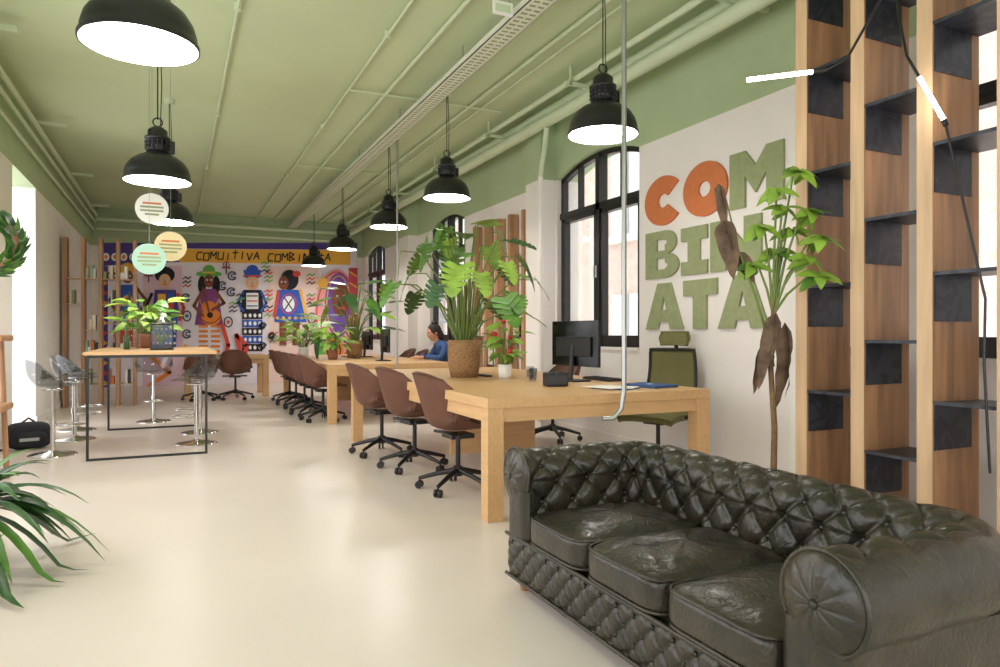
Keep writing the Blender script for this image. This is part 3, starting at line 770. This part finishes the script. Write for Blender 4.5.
herb('potted_herb_plant',(2.15,10.6,.752),.14,.08,36,.4,.5,.2,9,'terra')
herb('potted_herb_plant',(2.0,12.3,.752),.16,.09,40,.5,.6,.24,10,'paper')
herb('potted_bar_plant',(-.3,8.95,.976),.16,.12,60,.5,.55,.2,12,'terra')
# glass terrarium on bar table
b=B(); 
for x in(-.1,.1):
    for y in(-.1,.1): b.tube([(x,y,0),(x,y,.26)],.006,'black',6)
for z in(.006,.26):
    b.tube([(-.1,-.1,z),(.1,-.1,z),(.1,.1,z),(-.1,.1,z),(-.1,-.1,z)],.006,'black',6)
b.box(-.095,.095,-.1,-.098,.01,.255,'acryl'); b.box(-.095,.095,.098,.1,.01,.255,'acryl'); b.box(-.1,-.098,-.095,.095,.01,.255,'acryl'); b.box(.098,.1,-.095,.095,.01,.255,'acryl'); b.box(-.095,.095,-.095,.095,.0,.05,'soil')
for k in range(14): a=k*.63; b.leaf((0,0,.05),(math.cos(a),math.sin(a),1.5),(0,0,1),.18,.035,'leaf2')
b.lathe([(.1,.27),(.03,.33),(0,.335)],'chrome',n=4)
b.obj('glass_terrarium',(-.12,7.9,.976))
b=B()
for k,(x,y,h) in enumerate(((0,0,.22),(.09,.03,.26),(.04,-.08,.18))):
    b.lathe([(0,0),(.03,0),(.03,h*.6),(.012,h*.75),(.012,h),(0,h)],'acryl' if k else 'leafd',(x,y,0),16)
b.obj('bottle_group',(-.45,8.1,.976))
# tall drying plant by the divider
random.seed(21); b=B(); pot(b,.16,.24,'terra')
T=[(0,0,.2),(.01,0,.6),(-.01,.01,.95),(0,0,1.25),(.0,0,1.42)]
b.tube(T,[.018,.017,.015,.013,.012],'bark',8)
RT=Vector((.907,-.421,0)); FW=Vector((.421,.907,0))
def br(pts,r0=.009): b.tube([RT*p[0]+FW*p[1]+Vector((0,0,p[2])) for p in pts],[r0*(1-.6*i/(len(pts)-1)) for i in range(len(pts))],'stem',6)
tips=[(.16,0,2.08),(.20,-.04,1.84),(.05,-.04,1.86),(-.08,-.02,1.76),(.22,-.12,1.68),(.15,-.12,1.57),(.02,.02,1.62),(-.12,.0,1.54),(.20,-.14,1.47),(.12,.02,1.74),(.0,-.05,1.96)]
for t in tips:
    br([(0,0,1.25),(t[0]*.3,t[1]*.3,1.25+(t[2]-1.25)*.5),(t[0]*.75,t[1],t[2]+.0),t])
    base=RT*t[0]+FW*t[1]+Vector((0,0,t[2]))
    for k in range(9):
        a=k*2*math.pi/9+random.random()*.4; d=RT*math.cos(a)+FW*math.sin(a)*.7+Vector((0,0,random.uniform(-.7,.15)))
        b.leaf(base,d,(random.uniform(-.4,.4),-.7,.8),random.uniform(.10,.15),.07,'leaf2' if random.random()<.8 else 'leaf',0,.35)
br([(0,0,1.0),(-.1,0,1.35),(-.2,0,1.62),(-.28,0,1.95)],.01)
def dryleaf(p,L,W,s=0,tilt=0):
    q=RT*p[0]+FW*p[1]+Vector((0,0,p[2])); d=RT*tilt+Vector((0,0,-1)); random.seed(int(s*100))
    k0=len(b.v)
    b.leaf(q,d,-FW+RT*random.uniform(-.5,.5),L,W,'dry',0,random.uniform(-.2,.2)); b.leaf(q,d+RT*.25,-FW*.3+RT*random.uniform(.5,1.2),L*.85,W*.8,'dry',0,.25)
    for i in range(k0,len(b.v)):
        v=Vector(b.v[i]); n=noise.noise_vector(v*12+Vector((s,0,0)))*.012; b.v[i]=tuple(v+n)
dryleaf((-.31,0,2.0),.30,.07,1,.1); dryleaf((-.29,0,1.80),.36,.12,2,.2); dryleaf((-.20,.02,1.62),.22,.09,3,.5)
br([(0,0,.95),(-.04,-.03,1.2),(-.06,-.04,1.24)]); dryleaf((-.0,-.04,1.26),.46,.10,4,-.25); dryleaf((.05,-.05,1.2),.5,.11,5,.0); dryleaf((-.02,0,1.12),.34,.09,6,-.35)
b.obj('tall_drying_plant',(3.12,2.99,0))
# foreground strap plant
random.seed(4); b=B(); b.lathe([(0,0),(.15,0),(.17,.12),(.17,.26),(.15,.26),(.14,.23),(0,.23)],'terra',n=28)
for k in range(90):
    a=k*2.4+random.uniform(-.3,.3); L=random.uniform(.45,.76); el=random.uniform(.1,1.0); c,s=math.cos(a),math.sin(a)
    if c<-.3: L*=.6
    pts=[]
    for i in range(9):
        t=i/8; rr=L*t*math.cos(el)*.95; zz=.30+L*(t*math.sin(el)-t*t*(.45+.55*(1-el)))
        pts.append((.04*c+rr*c,.04*s+rr*s,max(.02,zz)))
    b.strap(pts,random.uniform(.045,.08),random.choice(('leaf','leafd','leafd')))
b.obj('potted_strap_leaf_plant',(-.93,4.0,0))
# wooden stand at left
b=B(); 
for z in(.55,1.08): b.box(-.2,.2,-.22,.22,z,z+.05,'walnut',.015)
for x in(-.16,.16):
    for y in(-.18,.18): b.tube([(x,y,0),(x*.8,y*.8,1.08)],.02,'walnut',8)
b.obj('wooden_plant_stand',(-1.36,6.45,0))
# leafy wreath hanging at left
random.seed(3); b=B()
b.tube([(.19*math.cos(R(a)),0,.19*math.sin(R(a))) for a in range(0,361,12)],.025,'bark',8)
for k in range(280):
    a=random.uniform(0,6.283); ph=random.uniform(0,6.283); rr=.19+.03*math.cos(ph)
    p=(rr*math.cos(a),.03*math.sin(ph),rr*math.sin(a)); d=(-math.sin(a)+.6*math.cos(ph)*math.cos(a),math.sin(ph)*.7,math.cos(a)+.6*math.cos(ph)*math.sin(a))
    b.leaf(p,d,(math.cos(a),-.8,math.sin(a)),random.uniform(.07,.11),.035,random.choice(('leaf','leafd','leafd')),0,.2)
b.tube([(0,0,.2),(0,0,H-1.782)],.003,'steel',5)
b.obj('hanging_leaf_wreath',(-1.22,6.0,1.78))
# backpack
b=B(); b.ell((0,0,.13),(.2,.14,.13),'bag',24,14,.6); b.ell((.02,-.12,.10),(.13,.05,.08),'bag',16,10,.6)
b.tube([(-.12,-.05,.24),(-.15,-.16,.2),(-.2,-.2,.03),(-.28,-.16,.02)],.012,'bag',6); b.tube([(.05,0,.26),(.0,0,.30),(-.05,0,.26)],.01,'black',6); b.box(-.08,.08,-.172,-.168,.09,.12,'grey')
b.obj('backpack',(-1.32,8.28,0),.2)
# ---------------------------------------------------------------- poles, LEDs, cables
b=B(); b.tube([(2.6,3.72,H-.002),(2.6,3.72,.78),(2.58,3.72,.66),(2.53,3.74,.60),(2.46,3.76,.60)],.016,'steel',10); b.lathe([(.016,H-.02),(.03,H-.01),(.03,H-.002)],'steel',(2.6,3.72,0),16); b.obj('power_drop_pole')
b=B(); b.tube([(2.60,8.75,H-.002),(2.60,8.75,.0)],.013,'steel',10); b.lathe([(.0,0.002),(.05,.002),(.05,.01),(0,.012)],'steel',(2.60,8.75,0),16); b.obj('power_drop_pole')
b=B(); b.tube([(2.66,2.72,2.44),(2.96,2.58,2.48)],.011,'led',10); b.tube([(2.96,2.58,2.48),(3.02,2.55,2.487)],.013,'blackpl',10)
b.tube([(3.02,2.55,2.487),(3.12,2.5,2.55),(3.25,2.4,2.85),(3.36,2.3,3.1),(3.39,2.28,3.3)],.007,'black',6)
b.obj('led_tube_light')
b=B(); b.tube([(3.27,2.22,2.38),(3.33,2.14,2.16)],.010,'led',10); b.tube([(3.33,2.14,2.16),(3.332,2.13,2.13)],.013,'blackpl',8)
b.tube([(3.27,2.22,2.38),(3.25,2.27,2.5),(3.3,2.35,2.75),(3.38,2.42,2.99)],.007,'black',6)
b.tube([(3.332,2.13,2.13),(3.35,2.05,1.7),(3.38,1.98,1.3),(3.37,1.98,1.0),(3.38,1.96,.5)],.006,'black',6)
b.obj('led_tube_light')
# ---------------------------------------------------------------- person
def skin(name,vs,es,mt,parent,sub=2):
    me=bpy.data.meshes.new(name); me.from_pydata([v[:3] for v in vs],es,[]); o=bpy.data.objects.new(name,me); scene.collection.objects.link(o); o.parent=parent
    m=o.modifiers.new('skin','SKIN'); m.use_smooth_shade=True
    for i,v in enumerate(vs):
        r=v[3]; me.skin_vertices[0].data[i].radius=(r,r) if not isinstance(r,tuple) else r
    me.skin_vertices[0].data[0].use_root=True
    s=o.modifiers.new('s','SUBSURF'); s.levels=sub; s.render_levels=sub
    me.materials.append(M[mt]); return o
P=bpy.data.objects.new('seated_person',None); scene.collection.objects.link(P); P.location=(3.72,9.78,0); P.rotation_euler=(0,0,math.pi)
v=[(0,0,.53,(.14,.11)),(.05,0,.70,(.13,.10)),(.11,0,.86,(.15,.11)),(.17,0,.98,(.10,.08)),(.21,0,1.05,.055),
   (.13,.17,.94,.065),(.24,.25,.78,.05),(.36,.18,.80,.038),(.44,.13,.80,.032),
   (.13,-.17,.94,.065),(.24,-.25,.78,.05),(.36,-.18,.80,.038),(.44,-.13,.80,.032)]
skin('jacket',v,[(0,1),(1,2),(2,3),(3,4),(3,5),(5,6),(6,7),(7,8),(3,9),(9,10),(10,11),(11,12)],'blue',P)
v=[(0,0,.53,.13),(.06,.09,.52,.085),(.40,.12,.52,.065),(.40,.12,.27,.052),(.38,.12,.07,.04),(.06,-.09,.52,.085),(.40,-.12,.52,.065),(.40,-.12,.27,.052),(.38,-.12,.07,.04)]
skin('trousers',v,[(0,1),(1,2),(2,3),(3,4),(0,5),(5,6),(6,7),(7,8)],'jeans',P)
for s in(1,-1):
    skin('shoe_%d'%(1 if s>0 else 2),[(.34,.12*s,.045,.045),(.48,.12*s,.035,.04),(.55,.12*s,.03,.03)],[(0,1),(1,2)],'black',P)
    hv=[(.44,.13*s,.80,.026),(.48,.115*s,.79,.034),(.52,.10*s,.785,.034)]; he=[(0,1),(1,2)]
    for k,(dy,L) in enumerate(((-.028,.05),(-.01,.065),(.009,.06),(.026,.048))):
        i=len(hv); hv+=[(.535,.10*s+dy,.787,.0095),(.535+L*.5,.10*s+dy*1.1,.79,.009),(.535+L,.10*s+dy*1.15,.772,.008)]; he+=[(2,i),(i,i+1),(i+1,i+2)]
    i=len(hv); hv+=[(.49,.08*s,.785,.011),(.52,.055*s,.775,.009)]; he+=[(1,i),(i,i+1)]
    skin('hand_%d'%(1 if s>0 else 2),hv,he,'skin',P,1)
hb=B()
def headf(p):
    if p.z<0: p.y*=1+p.z*2.0; 
    if p.x>.03: 
        n=math.exp(-((p.y/.014)**2+((p.z+.01)/.025)**2)); p.x+=.02*n
    return p
hb.M=Matrix.Translation((.255,0,1.15))@Matrix.Rotation(R(24),4,'Y')
hb.ell((0,0,0),(.098,.076,.118),'skin',40,28,1,headf)
for s in(1,-1):
    hb.ell((.085,.032*s,.01),(.012,.014,.008),'eye',10,6); hb.ell((.095,.032*s,.01),(.005,.006,.006),'hair',8,6); hb.tube([(.088,.018*s,.028),(.092,.032*s,.034),(.08,.05*s,.028)],.004,'hair',6)
    hb.ell((-.005,.078*s,-.005),(.018,.01,.03),'skin',10,8)
hb.tube([(.084,-.024,-.052),(.094,0,-.05),(.084,.024,-.052)],.006,'lip',6)
hb.ell((-.022,0,.028),(.105,.088,.112),'hair',32,20,1,lambda p:Vector((min(p.x,.075),p.y,p.z)) )
hb.ell((-.07,0,-.06),(.06,.085,.12),'hair',24,14); hb.ell((-.07,0,.13),(.05,.05,.042),'hair',16,10)
hb.M=Matrix.Identity(4)
hb.tube([(.19,0,1.0),(.235,0,1.10)],[.05,.045],'skin',14)
hb.obj('head',parent=P)
put(chair,'meeting_chair',3.74,9.78,180)
# ---------------------------------------------------------------- world, camera
w=bpy.data.worlds.new('world'); scene.world=w; w.use_nodes=True
bg=w.node_tree.nodes['Background']; bg.inputs[0].default_value=(.97,.98,1.0,1); bg.inputs[1].default_value=3.3
cam=bpy.data.cameras.new('camera'); cam.lens=25.2; cam.sensor_width=36; cam.clip_start=.05
co=bpy.data.objects.new('camera',cam); scene.collection.objects.link(co); co.location=(0,0,1.14); co.rotation_euler=(R(90),0,-R(24.9)); scene.camera=co
scene.view_settings.view_transform='Standard'
